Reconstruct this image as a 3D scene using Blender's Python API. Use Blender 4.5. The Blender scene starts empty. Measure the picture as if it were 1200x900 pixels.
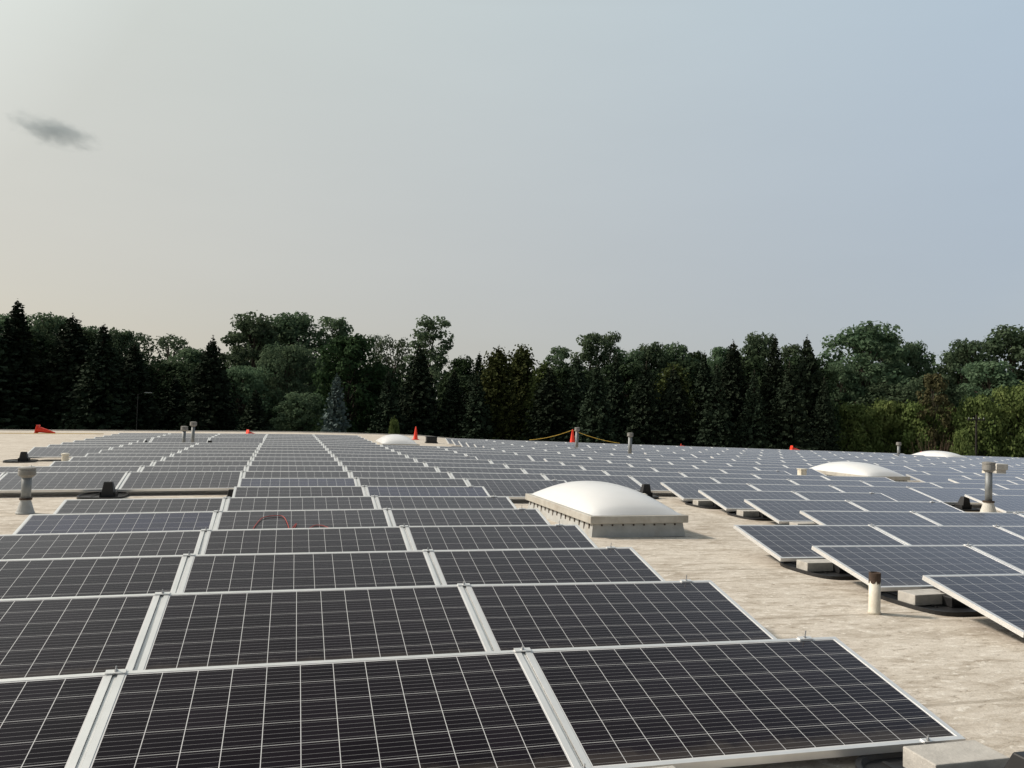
import bpy, math, random
from mathutils import Vector, Matrix
R = math.radians
random.seed(7)
scene = bpy.context.scene
col = scene.collection

# ------------------------------------------------------------------ helpers
class MB:
    """collects shapes and links them as ONE mesh object"""
    def __init__(s): s.v = []; s.f = []; s.m = []
    def quad(s, pts, mi=0):
        n = len(s.v); s.v += [tuple(p) for p in pts]; s.f.append(tuple(range(n, n + len(pts)))); s.m.append(mi)
    def box(s, x0, x1, y0, y1, z0, z1, mi=0):
        n = len(s.v)
        s.v += [(x, y, z) for z in (z0, z1) for y in (y0, y1) for x in (x0, x1)]
        for q in ((0, 2, 3, 1), (4, 5, 7, 6), (0, 1, 5, 4), (1, 3, 7, 5), (3, 2, 6, 7), (2, 0, 4, 6)):
            s.f.append(tuple(n + i for i in q)); s.m.append(mi)
    def hexa(s, P, mi=0):
        n = len(s.v); s.v += [tuple(p) for p in P]
        for q in ((0, 2, 3, 1), (4, 5, 7, 6), (0, 1, 5, 4), (1, 3, 7, 5), (3, 2, 6, 7), (2, 0, 4, 6)):
            s.f.append(tuple(n + i for i in q)); s.m.append(mi)
    def lathe(s, prof, seg=20, c=(0, 0), mi=0, cap=True):
        n = len(s.v); k = len(prof)
        for i in range(seg):
            a = 2 * math.pi * i / seg
            for r, z in prof: s.v.append((c[0] + r * math.cos(a), c[1] + r * math.sin(a), z))
        for i in range(seg):
            j = (i + 1) % seg
            for q in range(k - 1):
                s.f.append((n + i * k + q, n + j * k + q, n + j * k + q + 1, n + i * k + q + 1)); s.m.append(mi)
        if cap:
            s.f.append(tuple(n + i * k + k - 1 for i in range(seg))); s.m.append(mi)
            s.f.append(tuple(n + i * k for i in reversed(range(seg)))); s.m.append(mi)
    def tube(s, pts, r, seg=6, mi=0):
        pts = [Vector(p) for p in pts]; n = len(s.v); rs = r if isinstance(r, (list, tuple)) else [r] * len(pts)
        for i, p in enumerate(pts):
            t = (pts[min(i + 1, len(pts) - 1)] - pts[max(i - 1, 0)]).normalized()
            a = t.cross(Vector((0, 0, 1)) if abs(t.z) < .9 else Vector((1, 0, 0))).normalized(); b = t.cross(a)
            for j in range(seg):
                g = 2 * math.pi * j / seg
                s.v.append(tuple(p + rs[i] * (a * math.cos(g) + b * math.sin(g))))
        for i in range(len(pts) - 1):
            for j in range(seg):
                k = (j + 1) % seg
                s.f.append((n + i * seg + j, n + i * seg + k, n + (i + 1) * seg + k, n + (i + 1) * seg + j)); s.m.append(mi)
        s.f.append(tuple(n + j for j in reversed(range(seg)))); s.m.append(mi)
        s.f.append(tuple(n + (len(pts) - 1) * seg + j for j in range(seg))); s.m.append(mi)
    def mesh(s, name, mats, smooth=False):
        me = bpy.data.meshes.new(name); me.from_pydata(s.v, [], s.f); me.update()
        for m in (mats if isinstance(mats, (list, tuple)) else [mats]): me.materials.append(m)
        if isinstance(mats, (list, tuple)) and len(mats) > 1: me.polygons.foreach_set('material_index', s.m)
        if smooth: me.polygons.foreach_set('use_smooth', [True] * len(me.polygons))
        return me
    def build(s, name, mats, parent=None, smooth=False, bevel=0):
        o = bpy.data.objects.new(name, s.mesh(name, mats, smooth)); col.objects.link(o); o.parent = parent
        if bevel:
            b = o.modifiers.new('bevel', 'BEVEL'); b.width = bevel; b.segments = 2; b.limit_method = 'ANGLE'
        return o

def place(name, me, parent=None):
    o = bpy.data.objects.new(name, me); col.objects.link(o); o.parent = parent; return o
def tag(o, label, cat, group=None, kind=None):
    o['label'] = label; o['category'] = cat
    if group: o['group'] = group
    if kind: o['kind'] = kind
    return o
def empty(name, loc=(0, 0, 0), rz=0):
    o = bpy.data.objects.new(name, None); col.objects.link(o); o.location = loc; o.rotation_euler = (0, 0, rz)
    o.empty_display_size = .2; return o
def copy_tree(o, parent=None):
    c = o.copy(); col.objects.link(c); c.parent = parent
    for ch in list(o.children): copy_tree(ch, c)
    return c

# ------------------------------------------------------------------ materials
def mat(name):
    m = bpy.data.materials.new(name); m.use_nodes = True
    nt = m.node_tree; return m, nt, nt.nodes['Principled BSDF']
def N(nt, t, **kw):
    n = nt.nodes.new(t)
    for k, v in kw.items():
        if k in n.inputs: n.inputs[k].default_value = v
        else: setattr(n, k, v)
    return n
def math_(nt, op, a, b=None, c=None):
    n = nt.nodes.new('ShaderNodeMath'); n.operation = op
    for i, x in enumerate((a, b, c)):
        if x is None: continue
        if isinstance(x, (int, float)): n.inputs[i].default_value = x
        else: nt.links.new(x, n.inputs[i])
    return n.outputs[0]
def mixc(nt, f, a, b, mode='MIX'):
    n = nt.nodes.new('ShaderNodeMix'); n.data_type = 'RGBA'; n.blend_type = mode
    for i, x in ((0, f), (6, a), (7, b)):
        if isinstance(x, (int, float)): n.inputs[i].default_value = x
        elif isinstance(x, tuple): n.inputs[i].default_value = (*x, 1) if len(x) == 3 else x
        else: nt.links.new(x, n.inputs[i])
    return n.outputs[2]
def ramp(nt, fac, stops):
    n = nt.nodes.new('ShaderNodeValToRGB'); e = n.color_ramp.elements
    while len(e) < len(stops): e.new(.5)
    for q, (p, c) in zip(e, stops):
        q.position = p; q.color = (c, c, c, 1) if isinstance(c, (int, float)) else (*c, 1)
    nt.links.new(fac, n.inputs[0]); return n.outputs[0]
def noise(nt, vec, scale, detail=6, rough=.6, dist=0):
    n = N(nt, 'ShaderNodeTexNoise', Scale=scale, Detail=detail, Roughness=rough, Distortion=dist)
    nt.links.new(vec, n.inputs['Vector']); return n.outputs['Fac']
def coords(nt, kind='Object', scale=(1, 1, 1), rot=(0, 0, 0)):
    t = nt.nodes.new('ShaderNodeTexCoord'); mp = N(nt, 'ShaderNodeMapping', Scale=scale, Rotation=rot)
    nt.links.new(t.outputs[kind], mp.inputs['Vector']); return mp.outputs[0]
def geo(nt, scale=(1, 1, 1), rot=(0, 0, 0)):
    t = nt.nodes.new('ShaderNodeNewGeometry'); mp = N(nt, 'ShaderNodeMapping', Scale=scale, Rotation=rot)
    nt.links.new(t.outputs['Position'], mp.inputs['Vector']); return mp.outputs[0]
def bump(nt, b, h, strength, dist=.01):
    n = N(nt, 'ShaderNodeBump', Strength=strength, Distance=dist); nt.links.new(h, n.inputs['Height'])
    nt.links.new(n.outputs[0], b.inputs['Normal'])

def simple(name, colr, rough=.6, metal=0, var=.15, scale=12, bmp=0, dirt=None, world=True):
    m, nt, b = mat(name)
    v = geo(nt) if world else coords(nt)
    f = noise(nt, v, scale)
    c = mixc(nt, ramp(nt, f, [(.3, 0), (.7, 1)]), tuple(x * (1 - var) for x in colr), tuple(min(1, x * (1 + var)) for x in colr))
    if dirt:
        f2 = noise(nt, v, scale * .35, 8, .7)
        c = mixc(nt, ramp(nt, f2, [(.5, 0), (.68, .8)]), c, dirt)
    nt.links.new(c, b.inputs['Base Color'])
    b.inputs['Roughness'].default_value = rough; b.inputs['Metallic'].default_value = metal
    if bmp: bump(nt, b, noise(nt, v, scale * 5), bmp)
    return m

M = {}
M['alu'] = simple('anodised_aluminium', (.80, .80, .79), .42, .55, .06, 6, world=False)
M['rail'] = simple('rail_aluminium', (.66, .67, .67), .5, .4, .08, 6)
M['steel'] = simple('zinc_steel', (.42, .43, .44), .45, .6, .12, 40)
M['galv'] = simple('galvanised_pipe', (.24, .255, .26), .55, .35, .16, 14, dirt=(.17, .165, .15))
M['cap'] = simple('weathered_cap', (.27, .265, .25), .65, .2, .16, 18, dirt=(.22, .2, .17))
M['flash'] = simple('painted_flashing', (.60, .58, .53), .8, 0, .12, 9, .15, dirt=(.42, .37, .30))
M['pvc'] = simple('cream_pipe', (.72, .68, .58), .6, 0, .08, 10, dirt=(.50, .43, .33))
M['rust'] = simple('rusted_collar', (.055, .035, .025), .85, 0, .5, 30, .2)
M['concrete'] = simple('concrete', (.46, .44, .405), .92, 0, .14, 14, .35, dirt=(.30, .275, .24))
M['black'] = simple('black_plastic', (.012, .012, .013), .5, 0, .3, 8)
M['orange'] = simple('cone_orange', (.85, .045, .015), .5, 0, .08, 6)
M['yellow'] = simple('yellow_rope', (.75, .52, .10), .7, 0, .15, 6)
M['red'] = simple('red_cable', (.42, .035, .025), .5, 0, .15, 6)
M['curb'] = simple('curb_flashing', (.42, .43, .42), .7, .05, .14, 7, .15, dirt=(.36, .34, .30))
M['rim'] = simple('skylight_rim', (.50, .48, .43), .55, .2, .10, 9, dirt=(.36, .32, .26))
M['trunk'] = simple('bark', (.06, .047, .036), .95, 0, .3, 6, .3)
M['deadwood'] = simple('grey_twigs', (.15, .10, .07), .9, 0, .3, 6)
M['wall'] = simple('painted_block_wall', (.42, .40, .36), .85, 0, .08, 1.5, .1)
M['wood'] = simple('pole_wood', (.022, .018, .015), .9, 0, .2, 3)
M['edge'] = simple('edge_metal', (.52, .50, .46), .5, .3, .1, 2)

def dome_mat():
    m, nt, b = mat('white_acrylic')
    v = geo(nt); f = noise(nt, v, 3, 5)
    nt.links.new(mixc(nt, f, (.66, .665, .665), (.74, .745, .745)), b.inputs['Base Color'])
    b.inputs['Roughness'].default_value = .32; b.inputs['Subsurface Weight'].default_value = .15
    b.inputs['Subsurface Radius'].default_value = (.1, .1, .1)
    return m
M['dome'] = dome_mat()

def cell_mat(name, c0, c1, dust):
    m, nt, b = mat(name)
    t = nt.nodes.new('ShaderNodeTexCoord'); s = nt.nodes.new('ShaderNodeSeparateXYZ'); nt.links.new(t.outputs['Object'], s.inputs[0])
    oi = nt.nodes.new('ShaderNodeObjectInfo')
    u = math_(nt, 'MULTIPLY', math_(nt, 'SUBTRACT', s.outputs[0], .037), 12 / 1.892)
    w = math_(nt, 'MULTIPLY', math_(nt, 'SUBTRACT', s.outputs[1], .030), 6 / .932)
    def line(x, hw):       # 1 on a line of half width hw round whole numbers
        d = math_(nt, 'PINGPONG', x, .5)
        return math_(nt, 'LESS_THAN', d, hw)
    gap_v = line(u, .0108); gap_h = line(w, .0100)
    bus = line(math_(nt, 'ADD', math_(nt, 'MULTIPLY', w, 5), .5), .022)
    cu = math_(nt, 'FLOOR', u); cw = math_(nt, 'FLOOR', w)
    comb = nt.nodes.new('ShaderNodeCombineXYZ'); nt.links.new(cu, comb.inputs[0]); nt.links.new(cw, comb.inputs[1]); nt.links.new(oi.outputs['Random'], comb.inputs[2])
    wn = nt.nodes.new('ShaderNodeTexWhiteNoise'); nt.links.new(comb.outputs[0], wn.inputs['Vector'])
    cell = mixc(nt, wn.outputs['Value'], c0, c1)
    dn = noise(nt, geo(nt), 1.3, 6, .65)
    cell = mixc(nt, math_(nt, 'MULTIPLY', ramp(nt, dn, [(.35, .15), (.75, 1)]), math_(nt, 'MULTIPLY_ADD', oi.outputs['Random'], dust, dust * .5)), cell, (.30, .27, .24))
    # dirt washed down to the low edge, and a few water marks
    edge = ramp(nt, math_(nt, 'ADD', s.outputs[1], math_(nt, 'MULTIPLY', noise(nt, geo(nt, (3, .4, 1)), 2.2, 6, .7), -.16)), [(.0, .10), (.05, .0)])
    cell = mixc(nt, edge, cell, (.30, .26, .21))
    marks = ramp(nt, noise(nt, geo(nt), 7.5, 7, .75, .6), [(.66, 0), (.78, .10)])
    cell = mixc(nt, marks, cell, (.34, .32, .30))
    c = mixc(nt, math_(nt, 'MULTIPLY', bus, .50), cell, (.55, .55, .56))
    c = mixc(nt, math_(nt, 'MULTIPLY', gap_h, .75), c, (.62, .62, .62))
    c = mixc(nt, gap_v, c, (.62, .62, .62))
    rim = math_(nt, 'MAXIMUM', math_(nt, 'GREATER_THAN', math_(nt, 'ABSOLUTE', math_(nt, 'SUBTRACT', u, 6)), 5.99), math_(nt, 'GREATER_THAN', math_(nt, 'ABSOLUTE', math_(nt, 'SUBTRACT', w, 3)), 2.99))
    c = mixc(nt, rim, c, (.66, .66, .66))
    nt.links.new(c, b.inputs['Base Color']); b.inputs['Roughness'].default_value = .8; b.inputs['Specular IOR Level'].default_value = 0
    # coated glass: hardly any mirror face on, a strong one at a grazing angle
    lw = nt.nodes.new('ShaderNodeLayerWeight'); lw.inputs['Blend'].default_value = .5
    fr = math_(nt, 'MULTIPLY_ADD', math_(nt, 'POWER', lw.outputs['Facing'], 5.5), 1.55, .003)
    gl = nt.nodes.new('ShaderNodeBsdfGlossy'); gl.inputs['Color'].default_value = (1.0, .96, .99, 1)
    nt.links.new(math_(nt, 'MULTIPLY_ADD', dn, .14, .10), gl.inputs['Roughness'])
    mx = nt.nodes.new('ShaderNodeMixShader'); nt.links.new(fr, mx.inputs[0]); nt.links.new(b.outputs[0], mx.inputs[1]); nt.links.new(gl.outputs[0], mx.inputs[2])
    nt.links.new(mx.outputs[0], nt.nodes['Material Output'].inputs['Surface'])
    return m
M['cell'] = cell_mat('solar_cells', (.0042, .0027, .0054), (.0086, .0060, .0100), .014)
M['cell_blue'] = cell_mat('blue_solar_cells', (.011, .014, .034), (.016, .019, .048), .03)

def roof_mat():
    m, nt, b = mat('weathered_roof_coating')
    v = geo(nt)
    big = noise(nt, v, .35, 5, .55)
    streak = noise(nt, geo(nt, (1.2, 3.6, 1), (0, 0, R(10))), 1.6, 9, .68, .6)
    fine = noise(nt, geo(nt, (1, 2.2, 1), (0, 0, R(-14))), 9, 8, .72, .4)
    grit = noise(nt, v, 70, 4, .7)
    c = mixc(nt, ramp(nt, big, [(.32, 0), (.68, 1)]), (.46, .405, .335), (.56, .505, .43))
    c = mixc(nt, ramp(nt, streak, [(.44, 0), (.58, .8)]), c, (.66, .605, .53))
    c = mixc(nt, ramp(nt, streak, [(.32, .8), (.46, 0)]), c, (.33, .275, .215))
    c = mixc(nt, ramp(nt, fine, [(.54, 0), (.62, .95)]), c, (.76, .715, .64))
    c = mixc(nt, ramp(nt, fine, [(.33, .95), (.43, 0)]), c, (.25, .205, .155))
    c = mixc(nt, ramp(nt, grit, [(.35, .35), (.5, 0)]), c, (.22, .19, .15))
    stain = noise(nt, geo(nt, (1, 1.6, 1), (0, 0, R(30))), .55, 8, .7, .8)
    c = mixc(nt, ramp(nt, stain, [(.57, 0), (.72, .40)]), c, (.26, .21, .155))
    # lapped sheet seams every 1.9 m across the roof, a little darker
    s = nt.nodes.new('ShaderNodeSeparateXYZ'); nt.links.new(v, s.inputs[0])
    wob = math_(nt, 'MULTIPLY', noise(nt, v, .8, 3), .12)
    seam = math_(nt, 'LESS_THAN', math_(nt, 'PINGPONG', math_(nt, 'DIVIDE', math_(nt, 'ADD', s.outputs[1], wob), 1.9), .5), .011)
    c = mixc(nt, math_(nt, 'MULTIPLY', seam, .45), c, (.25, .21, .16))
    nt.links.new(c, b.inputs['Base Color']); b.inputs['Roughness'].default_value = .9
    b.inputs['Specular IOR Level'].default_value = .25
    h = math_(nt, 'ADD', math_(nt, 'MULTIPLY', fine, .7), math_(nt, 'MULTIPLY', grit, .3))
    bump(nt, b, h, .55, .02)
    return m
M['roof'] = roof_mat()

def leaf_mat(name, a, bcol, trans=.2):
    m, nt, b = mat(name)
    oi = nt.nodes.new('ShaderNodeObjectInfo')
    t = nt.nodes.new('ShaderNodeTexCoord')
    f = noise(nt, t.outputs['Object'], .55, 4, .6); f2 = noise(nt, t.outputs['Object'], 4.5, 3, .6)
    ff = math_(nt, 'ADD', math_(nt, 'MULTIPLY', f, .6), math_(nt, 'MULTIPLY', f2, .4))
    c = mixc(nt, ramp(nt, ff, [(.36, 0), (.64, 1)]), a, bcol)
    k = math_(nt, 'MULTIPLY_ADD', oi.outputs['Random'], .5, .75)
    hs = nt.nodes.new('ShaderNodeHueSaturation'); nt.links.new(k, hs.inputs['Value']); nt.links.new(c, hs.inputs['Color'])
    nt.links.new(math_(nt, 'MULTIPLY_ADD', oi.outputs['Random'], .03, .485), hs.inputs['Hue'])
    c = hs.outputs[0]
    nt.links.new(c, b.inputs['Base Color']); b.inputs['Roughness'].default_value = .9; b.inputs['Specular IOR Level'].default_value = .05
    if trans:
        tr = nt.nodes.new('ShaderNodeBsdfTranslucent'); nt.links.new(c, tr.inputs['Color'])
        mx = nt.nodes.new('ShaderNodeMixShader'); mx.inputs[0].default_value = trans
        nt.links.new(b.outputs[0], mx.inputs[1]); nt.links.new(tr.outputs[0], mx.inputs[2])
        nt.links.new(mx.outputs[0], nt.nodes['Material Output'].inputs['Surface'])
    return m
M['spruce'] = leaf_mat('spruce_needles', (.016, .026, .017), (.036, .050, .030), 0)
M['blue'] = leaf_mat('blue_spruce_needles', (.075, .105, .10), (.15, .19, .18), 0)
M['larch'] = leaf_mat('feathery_needles', (.035, .05, .018), (.085, .10, .035), .15)
M['broad'] = leaf_mat('broad_leaves', (.060, .104, .060), (.140, .190, .112), .40)
M['maple'] = leaf_mat('maple_leaves', (.022, .042, .018), (.045, .07, .03), .2)
M['ragged'] = leaf_mat('poplar_leaves', (.072, .110, .064), (.145, .19, .112), .40)
M['sparse'] = leaf_mat('locust_leaves', (.055, .085, .05), (.11, .14, .085), .25)
M['bush'] = leaf_mat('shrub_leaves', (.085, .130, .040), (.19, .235, .085), .32)
M['olive'] = leaf_mat('olive_leaves', (.06, .062, .03), (.11, .10, .05), .2)
M['wood_far'] = leaf_mat('woodland_leaves', (.025, .042, .024), (.06, .085, .048), .1)

def lawn_mat():
    m, nt, b = mat('lawn'); f = noise(nt, geo(nt), .2, 8)
    nt.links.new(mixc(nt, f, (.03, .05, .015), (.07, .10, .03)), b.inputs['Base Color']); b.inputs['Roughness'].default_value = .95
    return m
M['lawn'] = lawn_mat()

# ------------------------------------------------------------------ roof geometry
W = 1.99; PITCH_ROWS = [4.128, 5.584, 7.058, 8.538, 10.009, 11.461, 12.953, 14.452, 15.925, 17.393, 18.899, 20.398, 21.877,
    23.375, 24.857, 26.328, 27.777, 29.244, 30.721, 32.194, 33.667, 35.132, 36.592]
SHEAR = -.0062; TILT = .2224; HP = .34; DEPTH = .992
CT, ST = math.cos(TILT), math.sin(TILT)
def roof_z(x, y=0):      # the roof falls gently both ways from a ridge, and to the eaves beyond the panels
    return -.0147 * (math.sqrt((x - 2.444) ** 2 + 4) - 2) - max(0, y - 37.5) * .026 * min(1, max(0, (x - 9) / 5))
G = -6.5

rb = MB()
xs = [-45 + 1.5 * i for i in range(81)]
for a, b_ in zip(xs, xs[1:]):
    for y0, y1 in ((-8, 37.5), (37.5, 43.5), (43.5, 49.6)):
        rb.quad([(a, y0, roof_z(a, y0)), (b_, y0, roof_z(b_, y0)), (b_, y1, roof_z(b_, y1)), (a, y1, roof_z(a, y1))])
o = rb.build('roof', M['roof']); o['kind'] = 'structure'
eb = MB()
for a, b_ in zip(xs, xs[1:]):
    za, zb = roof_z(a, 49.6), roof_z(b_, 49.6)
    eb.hexa([(a, 49.45, za - .25), (b_, 49.45, zb - .25), (a, 49.62, za - .25), (b_, 49.62, zb - .25),
             (a, 49.45, za + .05), (b_, 49.45, zb + .05), (a, 49.62, za + .05), (b_, 49.62, zb + .05)])
o = eb.build('roof_edging', M['edge']); o['kind'] = 'structure'
wb = MB(); wb.box(-44.9, 74.9, -7.9, 49.4, G, -1.3); o = wb.build('building_wall', M['wall']); o['kind'] = 'structure'
gb = MB(); gb.quad([(-1500, -600, G), (1500, -600, G), (1500, 2400, G), (-1500, 2400, G)])
o = gb.build('lawn', M['lawn']); o['kind'] = 'structure'

# ------------------------------------------------------------------ solar panels
PL = 1.966
def frame_mesh():
    m = MB(); t = .030; tl = .023; h = .040
    m.box(0, PL, 0, tl, -h, 0); m.box(0, PL, DEPTH - tl, DEPTH, -h, 0)
    m.box(0, t, tl, DEPTH - tl, -h, 0); m.box(PL - t, PL, tl, DEPTH - tl, -h, 0)
    return m.mesh('frame', M['alu'])
def glass_mesh(mt):
    m = MB(); m.box(.030, PL - .030, .023, DEPTH - .023, -.012, -.0025); return m.mesh('glass', mt)
def rail_mesh():
    m = MB(); m.box(-.0205, -.0035, .0, DEPTH, -.030, -.009); return m.mesh('rail', M['rail'])
def clamp_mesh(x):
    m = MB(); m.box(x - .045, x + .045, DEPTH - .026, DEPTH + .006, .0012, .007); m.box(x - .045, x + .045, DEPTH + .002, DEPTH + .006, -.03, .0012)
    return m.mesh('clamp', M['alu'])
def clamp_near_mesh(x):
    m = MB(); m.box(x - .03, x + .03, -.006, .022, .0012, .006); m.box(x - .03, x + .03, -.006, -.002, -.03, .0012)
    return m.mesh('clamp', M['alu'])
def bolt_mesh(x, y, h):
    m = MB(); m.lathe([(.009, .007), (.009, .012), (.0036, .0125), (.0036, h)], 8, (x, y)); return m.mesh('bolt', M['steel'])
FR, GL, GLB, RL = frame_mesh(), glass_mesh(M['cell']), glass_mesh(M['cell_blue']), rail_mesh()
CL, BO = clamp_mesh(-.012), bolt_mesh(-.012, DEPTH - .006, .030)
CE, BE = clamp_mesh(PL - .22), bolt_mesh(PL - .22, DEPTH - .006, .05)
CN, BN = clamp_near_mesh(-.012), bolt_mesh(-.012, .008, .03)
CNE, BNE = clamp_near_mesh(PL - .22), bolt_mesh(PL - .22, .008, .03)

ABSENT = set()
for r in (17, 18): ABSENT |= {(r, -2), (r, -1)}
for r in range(17, 23): ABSENT |= {(r, 2), (r, 3)}
for r in range(10, 14): ABSENT.add((r, -3))
ABSENT |= {(7, 3), (6, 6), (6, 2), (6, 3)}
ABSENT |= {(10, 8), (11, 8), (10, 7), (21, 17), (22, 17), (21, 18), (22, 18)}
ABSENT |= {(19, 6), (16, 6), (12, 3), (15, 7), (12, 9), (12, 10), (12, 11), (9, 8), (20, 15)}
LAST_COL = 25
def present(r, c):
    if r < 0 or r > 22 or c < -3 or c > LAST_COL or (r, c) in ABSENT: return False
    if r <= 5:
        if c < -1: return r < 3 and c == -2
        if c <= 1: return True
        if r == 0: return c >= 5
        if r in (1, 2): return c >= 3
        if r == 3: return c >= 3
        if r == 4: return c >= 4
        return c in (4, 5) or c >= 9
    if r == 6: return c in (0, 1, 4, 5) or c >= 7
    if r == 7: return c >= 0
    return True
DZ = {(0, 1): -.019, (0, 2): -.039, (1, 0): .035, (1, 1): .014, (1, 2): -.007, (2, 0): .018, (1, -1): .05, (2, -1): .03}
def corner(r, c):
    x = c * W; return Vector((x, PITCH_ROWS[r] + SHEAR * x, HP + roof_z(x) + DZ.get((r, c), 0)))

CAM = Vector((.7164, 0, 1.5964))
FW = Vector((.27451, .96094, .03524)); RT = Vector((.96086, -.27554, .02866)); UP = Vector((-.03725, -.02599, .99897))
def in_view(p, m=1.06):
    d = p - CAM; z = d.dot(FW)
    return z > 0 and abs(d.dot(RT) / z) < .647 * m and abs(d.dot(UP) / z) < .486 * m

ORD = ['nearest', 'second', 'third', 'fourth', 'fifth', 'sixth', 'seventh', 'eighth', 'ninth', 'tenth', 'eleventh', 'twelfth', 'thirteenth',
       'fourteenth', 'fifteenth', 'sixteenth', 'seventeenth', 'eighteenth', 'nineteenth', 'twentieth', 'twenty first', 'twenty second', 'twenty third',
       'twenty fourth', 'twenty fifth']
def nth(n): return 'first' if n == 1 else ORD[n - 1]
BLUE = {(4, -1), (6, 1), (7, 0)}
EXTRA = {(0, 1): 'large dark solar panel whose corner sits by the grey concrete block, nearest row',
         (0, 0): 'large dark solar panel in the middle of the nearest row',
         (0, -1): 'dark solar panel cut by the picture edge in the nearest row',
         (4, 0): 'grey solar panel with a red cable lying across it',
         (1, 3): 'solar panel with a thick pale side frame, just behind the short cream pipe',
         (5, -1): 'grey solar panel at the bare gap beside the grey flue, sixth row back'}
def panel_label(r, c):
    if (r, c) in EXTRA: return EXTRA[(r, c)]
    colr = 'blue tinted' if (r, c) in BLUE else 'grey' if r > 3 else 'dark'
    if c <= 1: pos = nth(2 - c) + ' column before the walkway'
    elif c == 2: pos = 'in line with the walkway'
    else: pos = nth(c - 2) + ' column beyond the walkway'
    return '%s solar panel, %s row back, %s' % (colr, ORD[r], pos)

cells = []
for r in range(23):
    for c in range(-3, LAST_COL + 1):
        if not present(r, c): continue
        F0, F1 = corner(r, c), corner(r, c + 1)
        ex = (F1 - F0).normalized()
        jt = random.gauss(0, .0035); jx = random.gauss(0, .0015)
        ey = Vector((0, math.cos(TILT + jt), math.sin(TILT + jt))); ez = (ex + Vector((0, 0, jx))).normalized().cross(ey).normalized(); ey = ez.cross(ex).normalized()
        org = F0 + ex * .012 - ey * DEPTH
        pts = [org + ex * (PL * i / 4) + ey * (DEPTH * j) for i in range(5) for j in (0, 1)]
        seen = any(in_view(q) for q in pts)
        if not seen and not (r < 9 and any(in_view(q, 1.5) for q in pts)): continue      # a few more just past the frame
        mid = org + ex * PL / 2 + ey * DEPTH / 2
        d = mid - CAM
        area = abs(d.normalized().dot(ez)) / d.length_squared
        Mx = Matrix(((ex.x, ey.x, ez.x, org.x), (ex.y, ey.y, ez.y, org.y), (ex.z, ey.z, ez.z, org.z), (0, 0, 0, 1)))
        cells.append((-area if seen else 1, r, c, Mx))
cells.sort()
extra = [q for q in cells if q[0] > 0]; cells = [q for q in cells if q[0] <= 0]; print('PANELS', len(cells), len(extra))
for k, (_, r, c, Mx) in enumerate(cells[:300] + extra):
    root = empty('solar_panel'); root.matrix_world = Mx
    tag(root, panel_label(r, c), 'solar panel', 'solar panels in rows on the roof')
    place('frame', FR, root)
    place('glass', GLB if (r, c) in BLUE else GL, root)
    if present(r, c - 1):
        place('rail', RL, root)
        if k < 90:
            b = place('clamp', CL, root); place('bolt', BO, b)
            if r in (0, 1): b = place('clamp', CN, root); place('bolt', BN, b)
    if k < 90 and not present(r, c + 1):
        b = place('clamp', CE, root); place('bolt', BE, b)
        if r == 0: b = place('clamp', CNE, root); place('bolt', BNE, b)
if len(cells) > 300:
    far = MB()
    for _, r, c, Mx in cells[300:]:
        for src, mi in ((FR, 0), (GL, 1)):
            n = len(far.v); far.v += [tuple(Mx @ v.co) for v in src.vertices]
            for p in src.polygons: far.f.append(tuple(n + i for i in p.vertices)); far.m.append(mi)
    o = far.build('distant_solar_panels', [M['alu'], simple('distant_cells', (.03, .03, .034), .18, 0, .2, .8)])
    tag(o, 'farthest small grey solar panels along the skyline', 'solar panels', 'solar panels in rows on the roof', 'stuff')

# ------------------------------------------------------------------ ballast trays and concrete blocks
def tray_proto():
    root = empty('ballast_tray')
    m = MB(); ring = []
    for k in range(40):
        t = 2 * math.pi * k / 40; cx_, sy_ = math.cos(t), math.sin(t)
        ring.append((math.copysign(abs(cx_) ** .45, cx_) * .37, math.copysign(abs(sy_) ** .75, sy_) * .45))
    for k in range(40):
        (x0, y0), (x1, y1) = ring[k], ring[(k + 1) % 40]; g = .90
        m.quad([(x0, y0, .003), (x1, y1, .003), (x1, y1, .04), (x0, y0, .04)])
        m.quad([(x0, y0, .04), (x1, y1, .04), (x1 * .94, y1 * .96, .04), (x0 * .94, y0 * .96, .04)])
        m.quad([(x0 * .94, y0 * .96, .04), (x1 * .94, y1 * .96, .04), (x1 * g, y1 * .94, .02), (x0 * g, y0 * .94, .02)])
        m.quad([(x0 * g, y0 * .94, .02), (x1 * g, y1 * .94, .02), (0, 0, .02)])
    for dx in (-.14, .14): m.box(dx - .012, dx + .012, -.20, .38, .02, .028)
    m.build('base', M['black'], root)
    a = MB()
    a.hexa([(.0, -.24, .02), (.22, -.24, .02), (.0, -.03, .02), (.22, -.03, .02), (.045, -.23, .275), (.175, -.23, .275), (.045, -.14, .275), (.175, -.14, .275)])
    for dx in (-.015, .22): a.box(dx, dx + .015, -.24, -.04, .02, .11)
    a.build('upright', M['black'], root, bevel=.008)
    return root
TP = tray_proto(); tray_used = [False]
def tray(x, y, label, flip=1):
    o = TP if not tray_used[0] else copy_tree(TP)
    tray_used[0] = True
    o.location = (x, y, roof_z(x)); o.rotation_euler = (0, 0, random.uniform(-.04, .04)); o.scale = (flip, 1, 1)
    tag(o, label, 'ballast tray', 'black ballast trays between the panel rows'); return o
bm_ = MB(); bm_.box(-.2, .2, -.1, .1, 0, .095); BP = bm_.build('concrete_block', M['concrete'], bevel=.006); block_used = [False]
def block(x, y, label, rz=0):
    o = BP if not block_used[0] else BP.copy()
    if block_used[0]: col.objects.link(o)
    block_used[0] = True
    o.location = (x, y, roof_z(x) + .024); o.rotation_euler = (0, 0, rz)
    tag(o, label, 'concrete block', 'concrete ballast blocks'); return o

def gap_y(r, x): return (PITCH_ROWS[r] if r >= 0 else PITCH_ROWS[0] - 1.475) + SHEAR * x + .42   # between row r and the row behind it
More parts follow.
